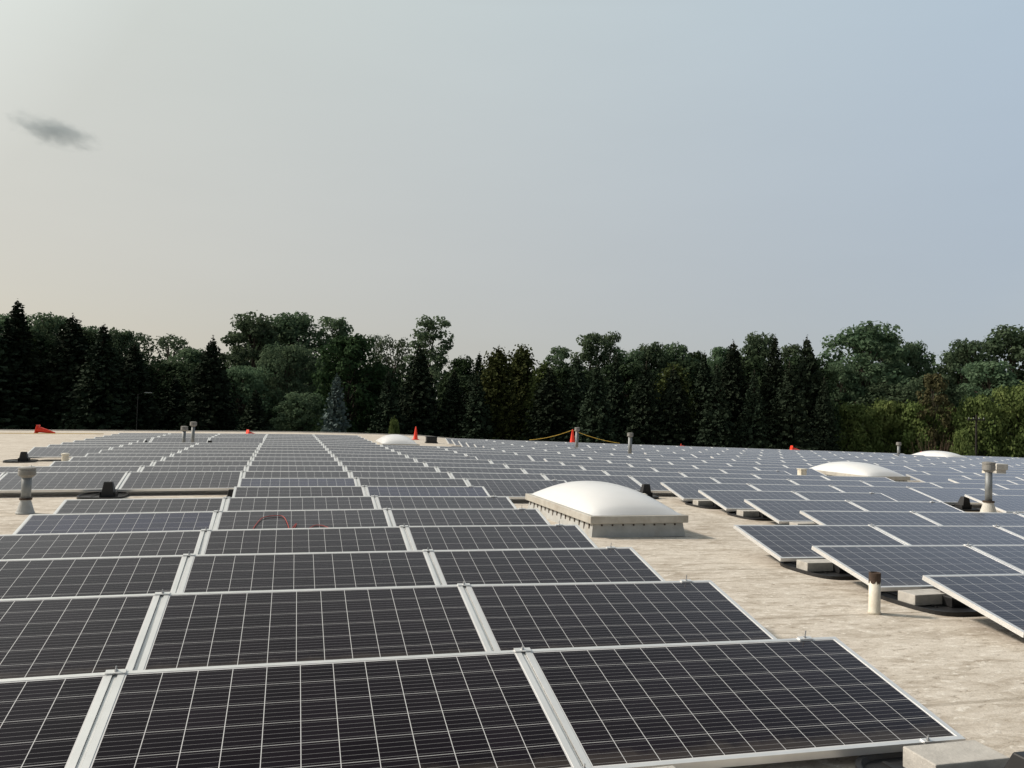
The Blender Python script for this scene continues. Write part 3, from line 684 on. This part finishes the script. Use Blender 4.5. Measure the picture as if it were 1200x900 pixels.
# kind, x, y, height, spread (metres), label
TREES = [
    ('spruce', -25.4, 82.1, 15.9, 9.3, 'dark spruce standing at the far end of the tree line beyond the fallen cone'),
    ('spruce', -23.6, 83.6, 17.4, 8.4, 'tall dark spruce with a bare leader, above the fallen orange cone'),
    ('broad', -23.7, 94.1, 16.8, 7.2, 'dark rounded broadleaf between two spruces, near the fallen orange cone'),
    ('spruce', -19.2, 84.5, 16.4, 7.8, 'dark spruce with a thin pointed tip, just past the fallen cone'),
    ('spruce', -15.4, 79.3, 15.2, 6.8, 'blunt topped dark spruce, fourth conifer from the cone end of the line'),
    ('spruce', -13.0, 80.7, 13.7, 6.4, 'low dark spruce below the lacy locust tree'),
    ('sparse', -18.1, 107.0, 16.6, 7.4, 'lacy locust crown rising between dark spruces, with feathery outline'),
    ('sparse', -13.5, 107.8, 16.4, 10.2, 'wide lacy pale locust with sky showing through its crown'),
    ('spruce', -9.8, 84.1, 10.7, 6.7, 'short dark spruce filling the dip under the pale locust'),
    ('spruce', -6.0, 78.7, 14.5, 6.2, 'slim dark spruce with single needle tip beside the big round broadleaf'),
    ('broad', -3.6, 109.0, 19.6, 9.5, 'hazy grey green broadleaf with a high round top, behind the slim spruce'),
    ('broad', 1.5, 111.7, 20.5, 10.5, 'hazy broadleaf with the flattest wide crown in the tallest broadleaf cluster'),
    ('ragged', 7.1, 112.2, 20.6, 6.6, 'pale loose topped broadleaf at the end of the tallest broadleaf cluster'),
    ('broad', -3.8, 90.6, 12.1, 9.3, 'dull green broadleaf in front of the hazy tall ones'),
    ('broad', 1.0, 93.3, 14.9, 9.7, 'olive green broadleaf with brownish top above the blue spruce'),
    ('maple', 6.8, 81.2, 15.2, 7.9, 'dense dark maple directly behind the small blue spruce'),
    ('broad', 2.1, 76.6, 9.2, 5.6, 'low dark broadleaf beside the blue spruce foot'),
    ('blue', 4.8, 67.4, 10.9, 3.6, 'small blue grey spruce with a brown tip, standing in front of the maple'),
    ('sparse', 14.2, 104.0, 17.3, 7.0, 'sparse grey leaved tree with bare twigs next to the tall cottonwood'),
    ('ragged', 18.1, 98.7, 19.4, 6.3, 'tall pale cottonwood with ragged open crown above the white far skylight'),
    ('maple', 21.1, 93.9, 14.4, 5.4, 'small dark round broadleaf in the dip past the tall cottonwood'),
    ('spruce', 9.4, 70.2, 11.5, 4.7, 'short pointed spruce between the blue spruce and the upright cone'),
    ('spruce', 12.3, 71.4, 14.0, 5.4, 'dark spruce standing behind the upright orange cone'),
    ('spruce', 15.4, 70.6, 11.9, 5.0, 'dark spruce just past the upright orange cone'),
    ('larch', 19.2, 69.4, 14.2, 4.5, 'yellowish green feathery conifer with rounded top, first of the pair'),
    ('larch', 22.4, 72.7, 14.7, 4.6, 'yellowish green feathery conifer, second and fuller of the pair'),
    ('larch', 23.2, 68.3, 13.0, 3.9, 'low feathery green conifer under the broadleaf gap near the roped cone'),
    ('ragged', 33.3, 92.4, 16.1, 4.9, 'narrow green broadleaf peeking between conifers beyond the roped cone'),
    ('ragged', 37.5, 93.2, 18.4, 5.4, 'tall pale green poplar crown above the roped cone'),
    ('ragged', 40.7, 94.3, 18.4, 3.7, 'thin pale poplar crown right beside the tall poplar'),
    ('spruce', 25.4, 65.6, 13.4, 4.7, 'dark spruce directly behind the roped cone and flue'),
    ('spruce', 29.5, 66.5, 13.9, 4.5, 'dark spruce behind the two tall flues'),
    ('broad', 44.8, 91.2, 17.1, 6.0, 'round topped hazy broadleaf between spruces beyond the second flue'),
    ('broad', 48.7, 92.1, 17.3, 6.6, 'twin crowned hazy broadleaf next to the round topped one'),
    ('maple', 52.1, 93.3, 16.5, 4.5, 'dark blue green rounded crown in the gap before the tall spruces'),
    ('spruce', 30.4, 62.1, 13.0, 4.8, 'dark spruce past the second tall flue'),
    ('larch', 33.6, 63.3, 12.9, 4.5, 'brownish green conifer with drooping sprays below the twin crowned broadleaf'),
    ('spruce', 37.2, 64.3, 14.2, 4.7, 'pointed spruce at the start of the tall spruce group'),
    ('spruce', 38.6, 61.8, 15.1, 5.0, 'tall spruce with layered upswept tip in the dark spruce group'),
    ('broad', 55.5, 83.9, 18.2, 6.0, 'bright topped broadleaf wedged between the tall spruces'),
    ('spruce', 42.1, 60.7, 15.7, 4.7, 'tallest dark spruce of the group above the red blob of a cone'),
    ('spruce', 44.9, 60.0, 15.7, 5.3, 'dark spruce ending the group, next to the yellow green shrubs'),
    ('spruce', 38.2, 57.8, 12.4, 4.3, 'shorter dark spruce in front of the tall spruce group'),
    ('spruce', 45.1, 57.9, 12.0, 3.1, 'low dark spruce skirting the edge of the group by the shrubs'),
    ('broad', 69.4, 81.9, 20.0, 11.0, 'largest broad crowned broadleaf above the yellow green shrubs'),
    ('broad', 76.7, 82.0, 18.2, 5.6, 'medium broadleaf on the shoulder of the largest crowned tree'),
    ('ragged', 84.3, 84.0, 17.4, 3.4, 'small hazy crown in the notch between two big broadleaf groups'),
    ('broad', 79.8, 76.9, 18.1, 7.2, 'broadleaf with bumpy top starting the far broadleaf group'),
    ('broad', 85.1, 75.4, 19.9, 9.5, 'high domed broadleaf at the frame edge above the utility pole'),
    ('broad', 92.4, 75.4, 19.6, 9.5, 'broadleaf cut by the picture edge past the high domed one'),
    ('broad', 77.6, 71.4, 15.2, 7.8, 'darker broadleaf below the high domed tree'),
    ('olive', 63.6, 65.1, 13.0, 3.5, 'thin brownish olive tree between the shrubs and utility pole'),
    ('broad', 68.9, 76.1, 12.6, 11.9, 'dark broadleaf understorey behind the yellow green shrubs'),
    ('bush', 56.6, 68.3, 9.7, 5.8, 'yellow green rounded shrub nearest the dark spruce group'),
    ('bush', 61.4, 69.0, 10.2, 5.9, 'second yellow green rounded shrub, taller, before the distant flue'),
    ('bush', 63.0, 66.4, 10.0, 5.2, 'third yellow green shrub, right behind the distant flue'),
    ('bush', 69.2, 68.8, 9.7, 5.3, 'olive green shrub at the foot of the thin brownish tree'),
    ('bush', 67.1, 63.2, 10.7, 4.9, 'bright green tall shrub behind the utility pole'),
    ('bush', 70.7, 62.1, 11.9, 5.6, 'bright green shrub reaching the frame edge'),
    ('bush', 55.0, 53.2, 7.5, 1.9, 'small silvery green sapling next to the farthest skylight'),
    ('bush', 9.0, 62.2, 7.1, 1.2, 'small light green sapling poking up behind the panels by the blue spruce'),
    ('spruce', -1.8, 73.5, 9.5, 5.3, 'low dark spruce skirt in front of the hazy broadleaves'),
    ('spruce', 23.1, 66.3, 12.3, 5.3, 'mid height dark spruce short of the roped cone'),
    ('spruce', 25.6, 61.4, 12.4, 5.0, 'dark spruce between the two tall slim flues'),
    ('spruce', 32.7, 61.5, 12.5, 5.1, 'stout dark spruce below the twin crowned broadleaf'),
    ('spruce', 35.2, 58.7, 12.7, 5.0, 'stout dark spruce at the front of the tall spruce group'),
    ('spruce', 41.0, 57.0, 13.2, 5.0, 'stout dark spruce in front of the tallest spruce'),
    ('spruce', 17.0, 68.1, 11.6, 4.7, 'low dark spruce before the pair of yellowish conifers'),
    ('spruce', -29.8, 85.5, 14.8, 8.8, 'dark spruce mostly cut off by the picture edge near the fallen cone'),
    ('dark', -23.5, 89.9, 14.5, 8.6, 'dark broadleaf mass between the first two spruces'),
    ('dark', -18.3, 88.4, 14.7, 7.8, 'dark broadleaf filling between the thin tipped and blunt topped spruces'),
    ('dark', -12.5, 89.0, 12.1, 8.8, 'dark broadleaf below the pale locust'),
    ('dark', -8.1, 87.7, 12.0, 7.1, 'dark broadleaf at the foot of the slim spruce'),
    ('dark', 9.8, 84.7, 12.6, 7.2, 'dark broadleaf between the maple and the tall cottonwood'),
    ('dark', 19.0, 82.1, 11.6, 7.2, 'dark broadleaf under the dip past the tall cottonwood'),
    ('dark', 29.8, 78.9, 12.9, 8.2, 'dark broadleaf behind the roped cone'),
    ('dark', 35.5, 77.3, 13.4, 8.2, 'dark broadleaf between the two poplars and the second slim flue'),
    ('dark', 41.5, 75.5, 13.8, 7.2, 'dark broadleaf at the gap before the tall spruce group'),
    ('dark', 46.9, 71.9, 14.3, 8.8, 'dark broadleaf inside the tall spruce group'),
    ('dark', 52.0, 70.4, 14.5, 7.1, 'dark broadleaf at the end of the tall spruce group'),
    ('broad', 63.9, 79.5, 14.8, 6.1, 'green broadleaf joining the dark spruces to the largest crowned tree'),
    ('broad', 71.5, 73.2, 13.6, 6.8, 'green broadleaf under the notch between the big groups'),
    ('sparse', 12.0, 106.7, 17.8, 5.0, 'thin grey crown between the maple and the bare twigged tree'),
    ('spruce', 18.0, 71.9, 13.7, 4.5, 'dark pointed spruce just before the pair of yellowish conifers'),
    ('ragged', 60.5, 84.6, 17.5, 4.2, 'hazy poplar crown between the last two tall spruces'),
    ('broad', -29.5, 102.0, 17.3, 6.8, 'dull green broadleaf behind the tall spruce with the bare leader'),
    ('broad', -21.9, 101.9, 16.5, 6.0, 'dull green broadleaf showing between the thin tipped and blunt topped spruces'),
    ('broad', -17.7, 98.6, 16.0, 5.4, 'dull green broadleaf just before the lacy locust'),
    ('broad', -9.6, 98.5, 14.2, 6.9, 'dull green broadleaf between the pale locust and the slim spruce'),
    ('broad', 42.0, 92.0, 16.1, 6.5, 'hazy broadleaf in the low gap before the round topped one'),
    ('broad', 53.4, 88.7, 16.9, 5.4, 'hazy broadleaf behind the start of the tall spruce group'),
    ('broad', 79.1, 89.6, 19.6, 8.2, 'hazy broadleaf half hidden behind the largest crowned tree'),
    ('broad', -1.6, 118.9, 18.7, 12.3, 'hazy broadleaf half hidden behind the tallest broadleaf cluster'),
]
cnt = {}
rt = random.Random(5)
for kind, x, y, h, w, lab in TREES:
    if kind == 'broad' and w / h > .62: kind = 'wide'
    k = cnt.get(kind, 0); cnt[kind] = k + 1
    (crown, trunk), ph, pw = PROTO[kind][k % len(PROTO[kind])]
    root = empty(NAME[kind][0], (x, y, G), rt.uniform(0, 6.28))
    w2 = w * (1.5 if kind == 'spruce' else 1.3 if kind == 'blue' else 1.2 if kind == 'larch' else 1.1); root.scale = (w2 / pw, w2 / pw, h / ph)
    place('crown', crown, root); place('trunk', trunk, root)
    tag(root, lab, NAME[kind][1], 'trees and shrubs behind the roof')
# brown dead shrub
rng = random.Random(9); m = MB()
for i in range(60):
    a = rng.uniform(0, 6.28); p = [Vector((rng.uniform(-.3, .3), rng.uniform(-.3, .3), 0))]
    for s in range(5): p.append(p[-1] + Vector((math.cos(a) * .28 + rng.uniform(-.2, .2), math.sin(a) * .28 + rng.uniform(-.2, .2), rng.uniform(1.0, 1.6))))
    m.tube(p, [.05, .04, .03, .022, .015, .008], 4)
o = m.build('dead_shrub', M['deadwood']); o.location = (55.1, 56.3, G); tag(o, 'bare brown dead shrub among the green ones, behind the farthest skylight', 'shrub', 'trees and shrubs behind the roof')
# utility pole
root = empty('utility_pole', (57.8, 54.4, G))
m = MB(); m.tube([(0, 0, 0), (0, 0, 9.0)], [.10, .07], 10); m.build('pole', M['wood'], root)
m = MB(); m.box(-.9, .9, -.06, .06, 8.5, 8.62); m.build('crossarm', M['wood'], root)
for dx in (-.8, -.3, .3, .8):
    m = MB(); m.lathe([(.03, 8.62), (.05, 8.68), (.03, 8.76)], 8, (dx, 0)); m.build('insulator', M['galv'], root)
tag(root, 'thin dark utility pole with a crossarm in front of the green shrubs', 'utility pole')
# street lamp head glimpsed in the dark spruces
root = empty('street_lamp', (-9.7, 63.5, G + 1.0))
m = MB(); m.tube([(0, 0, 0), (0, 0, 7.6), (.5, 0, 7.75)], [.03, .022, .015], 8); m.build('post', M['black'], root)
m = MB(); m.box(.45, .95, -.10, .10, 7.70, 7.77); m.build('lamp_head', M['galv'], root, bevel=.03)
tag(root, 'small grey street lamp head glimpsed against the dark spruces', 'street lamp')

# woodland that closes the gaps far behind
rng = random.Random(77); m = MB()
for i in range(60000):
    az = rng.uniform(-36, 70); d = 116 + 14 * rng.random() ** 2; a = R(az)
    top = 13.6 + (1.6 if az > 30 else 0) + .8 * math.sin(az * .9) + .6 * math.sin(az * 2.3 + 1) + rng.gauss(0, .35)
    z = G + top * rng.random() ** .8
    leafquad(m, Vector((d * math.sin(a), d * math.cos(a), z)), (rnd_dir(rng) + Vector((0, 0, .3))).normalized(), rng.uniform(.28, .55), rng)
o = m.build('woodland', M['wood_far']); tag(o, 'dark woodland closing the gaps between the tree trunks', 'woodland', None, 'stuff')

# ------------------------------------------------------------------ sky, sun, cloud
SUN_EL, SUN_AZ = R(38), R(-65)          # azimuth from +Y towards +X
VEIL_AWAY, VEIL_SUN, VEIL_HIGH = (4.0, 4.35, 4.7), (5.75, 5.1, 4.0), (1.10, 1.30, 1.48)
world = bpy.data.worlds.new('World'); scene.world = world; world.use_nodes = True
nt = world.node_tree; bg = nt.nodes['Background']
sky = nt.nodes.new('ShaderNodeTexSky'); sky.sky_type = 'NISHITA'; sky.sun_disc = False
sky.sun_elevation = SUN_EL; sky.sun_rotation = SUN_AZ; sky.air_density = 1.0; sky.dust_density = 2.0; sky.ozone_density = 1.0; sky.altitude = 200
hs = nt.nodes.new('ShaderNodeHueSaturation'); hs.inputs['Saturation'].default_value = .75
nt.links.new(sky.outputs[0], hs.inputs['Color'])
# a high smoke veil that greys the whole sky
tc = nt.nodes.new('ShaderNodeTexCoord')
dt = nt.nodes.new('ShaderNodeVectorMath'); dt.operation = 'DOT_PRODUCT'; nt.links.new(tc.outputs['Generated'], dt.inputs[0])
dt.inputs[1].default_value = (math.sin(SUN_AZ) * math.cos(SUN_EL), math.cos(SUN_AZ) * math.cos(SUN_EL), math.sin(SUN_EL))
def mrange(x, a, b):
    n = nt.nodes.new('ShaderNodeMapRange'); n.inputs['From Min'].default_value = a; n.inputs['From Max'].default_value = b
    nt.links.new(x, n.inputs['Value']); return n.outputs[0]
sz = nt.nodes.new('ShaderNodeSeparateXYZ'); nt.links.new(tc.outputs['Generated'], sz.inputs[0])
veil = mixc(nt, mrange(dt.outputs['Value'], -.20, .66), VEIL_AWAY, VEIL_SUN)              # smoke scatters forward: warm towards the sun
veil = mixc(nt, mrange(dt.outputs['Value'], .66, 1.0), veil, (10.0, 9.0, 7.2))             # glow round the veiled sun
veil = mixc(nt, 1.0, veil, mixc(nt, mrange(sz.outputs[2], .08, .46), (1, 1, 1), VEIL_HIGH), 'MULTIPLY')
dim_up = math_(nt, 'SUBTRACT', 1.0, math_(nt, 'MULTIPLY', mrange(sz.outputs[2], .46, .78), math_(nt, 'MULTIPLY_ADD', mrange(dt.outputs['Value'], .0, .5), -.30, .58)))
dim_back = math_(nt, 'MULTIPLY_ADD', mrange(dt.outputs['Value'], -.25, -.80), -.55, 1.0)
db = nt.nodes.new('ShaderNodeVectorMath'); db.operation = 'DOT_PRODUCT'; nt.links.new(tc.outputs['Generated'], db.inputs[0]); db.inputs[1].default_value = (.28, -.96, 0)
dim_back = math_(nt, 'MULTIPLY', dim_back, math_(nt, 'MULTIPLY_ADD', mrange(db.outputs['Value'], -.05, .55), -.62, 1.0))     # unseen sky behind the camera dimmed by hand to darken camera-facing sides
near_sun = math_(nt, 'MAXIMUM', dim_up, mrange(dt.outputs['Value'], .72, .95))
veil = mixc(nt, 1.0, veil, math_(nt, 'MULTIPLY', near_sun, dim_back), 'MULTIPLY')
soft = noise(nt, coords(nt, 'Generated', (1.5, 1.5, 6)), 1.6, 5, .55)
veil = mixc(nt, 1.0, veil, ramp(nt, soft, [(.3, .965), (.7, 1.0)]), 'MULTIPLY')
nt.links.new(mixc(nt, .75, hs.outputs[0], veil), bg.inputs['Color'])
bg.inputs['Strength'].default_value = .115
sl = bpy.data.lights.new('sun', 'SUN'); sl.energy = 3.8; sl.angle = R(6); sl.color = (1, .89, .77)
so = bpy.data.objects.new('sun', sl); col.objects.link(so)
sd = Vector((math.sin(SUN_AZ) * math.cos(SUN_EL), math.cos(SUN_AZ) * math.cos(SUN_EL), math.sin(SUN_EL)))
so.rotation_euler = sd.to_track_quat('Z', 'Y').to_euler()

from mathutils import noise as mnoise
def cloud_mat():
    m = bpy.data.materials.new('cloud_vapour'); m.use_nodes = True; nt = m.node_tree; nt.nodes.clear()
    out = nt.nodes.new('ShaderNodeOutputMaterial'); v = nt.nodes.new('ShaderNodeVolumePrincipled')
    v.inputs['Color'].default_value = (.36, .42, .46, 1); v.inputs['Anisotropy'].default_value = .1
    t = nt.nodes.new('ShaderNodeTexCoord')
    ln = nt.nodes.new('ShaderNodeVectorMath'); ln.operation = 'LENGTH'; nt.links.new(t.outputs['Object'], ln.inputs[0])
    mp = N(nt, 'ShaderNodeMapping', Scale=(1.5, 1.5, .8)); nt.links.new(t.outputs['Object'], mp.inputs['Vector'])
    f = noise(nt, mp.outputs[0], 2.2, 7, .62, .4)
    e = math_(nt, 'SUBTRACT', math_(nt, 'ADD', math_(nt, 'MULTIPLY', f, 1.9), -.22), ln.outputs['Value'])
    d = math_(nt, 'MULTIPLY', math_(nt, 'MAXIMUM', e, 0), .036)
    nt.links.new(d, v.inputs['Density'])
    nt.links.new(v.outputs[0], out.inputs['Volume']); return m
CM = cloud_mat()
def cloud(c, rx, ry, rz_, tilt, lab):      # a puff of vapour; its own noise gives it the ragged, soft edge
    m = MB(); nu, nv = 40, 20
    for j in range(nv + 1):
        for i in range(nu):
            th = math.pi * j / nv; ph = 2 * math.pi * i / nu
            m.v.append((math.sin(th) * math.cos(ph), math.sin(th) * math.sin(ph), math.cos(th)))
    for j in range(nv):
        for i in range(nu):
            k = (i + 1) % nu; m.f.append((j * nu + i, (j + 1) * nu + i, (j + 1) * nu + k, j * nu + k)); m.m.append(0)
    o = m.build('cloud', CM); o.location = c; o.scale = (rx, ry, rz_); o.rotation_euler = (0, tilt, -.278); tag(o, lab, 'cloud')
cloud((-442, 1672, 508), 112, 60, 34, .24, 'small dark grey cloud low in the hazy sky over the spruces')

# ------------------------------------------------------------------ camera
cd = bpy.data.cameras.new('camera'); cam = bpy.data.objects.new('camera', cd); col.objects.link(cam)
cd.sensor_width = 36; cd.lens = 927.4 / 1200 * 36; cd.clip_start = .05; cd.clip_end = 6000
cam.matrix_world = Matrix(((RT.x, UP.x, -FW.x, CAM.x), (RT.y, UP.y, -FW.y, CAM.y), (RT.z, UP.z, -FW.z, CAM.z), (0, 0, 0, 1)))
scene.camera = cam
scene.view_settings.view_transform = 'Standard'; scene.view_settings.look = 'None'; scene.view_settings.exposure = 0; scene.view_settings.gamma = 1
scene.render.resolution_x = 1024; scene.render.resolution_y = 768
scene.cycles.use_denoising = True
scene.cycles.max_bounces = 6; scene.cycles.diffuse_bounces = 3; scene.cycles.glossy_bounces = 3; scene.cycles.transmission_bounces = 4; scene.cycles.volume_bounces = 1
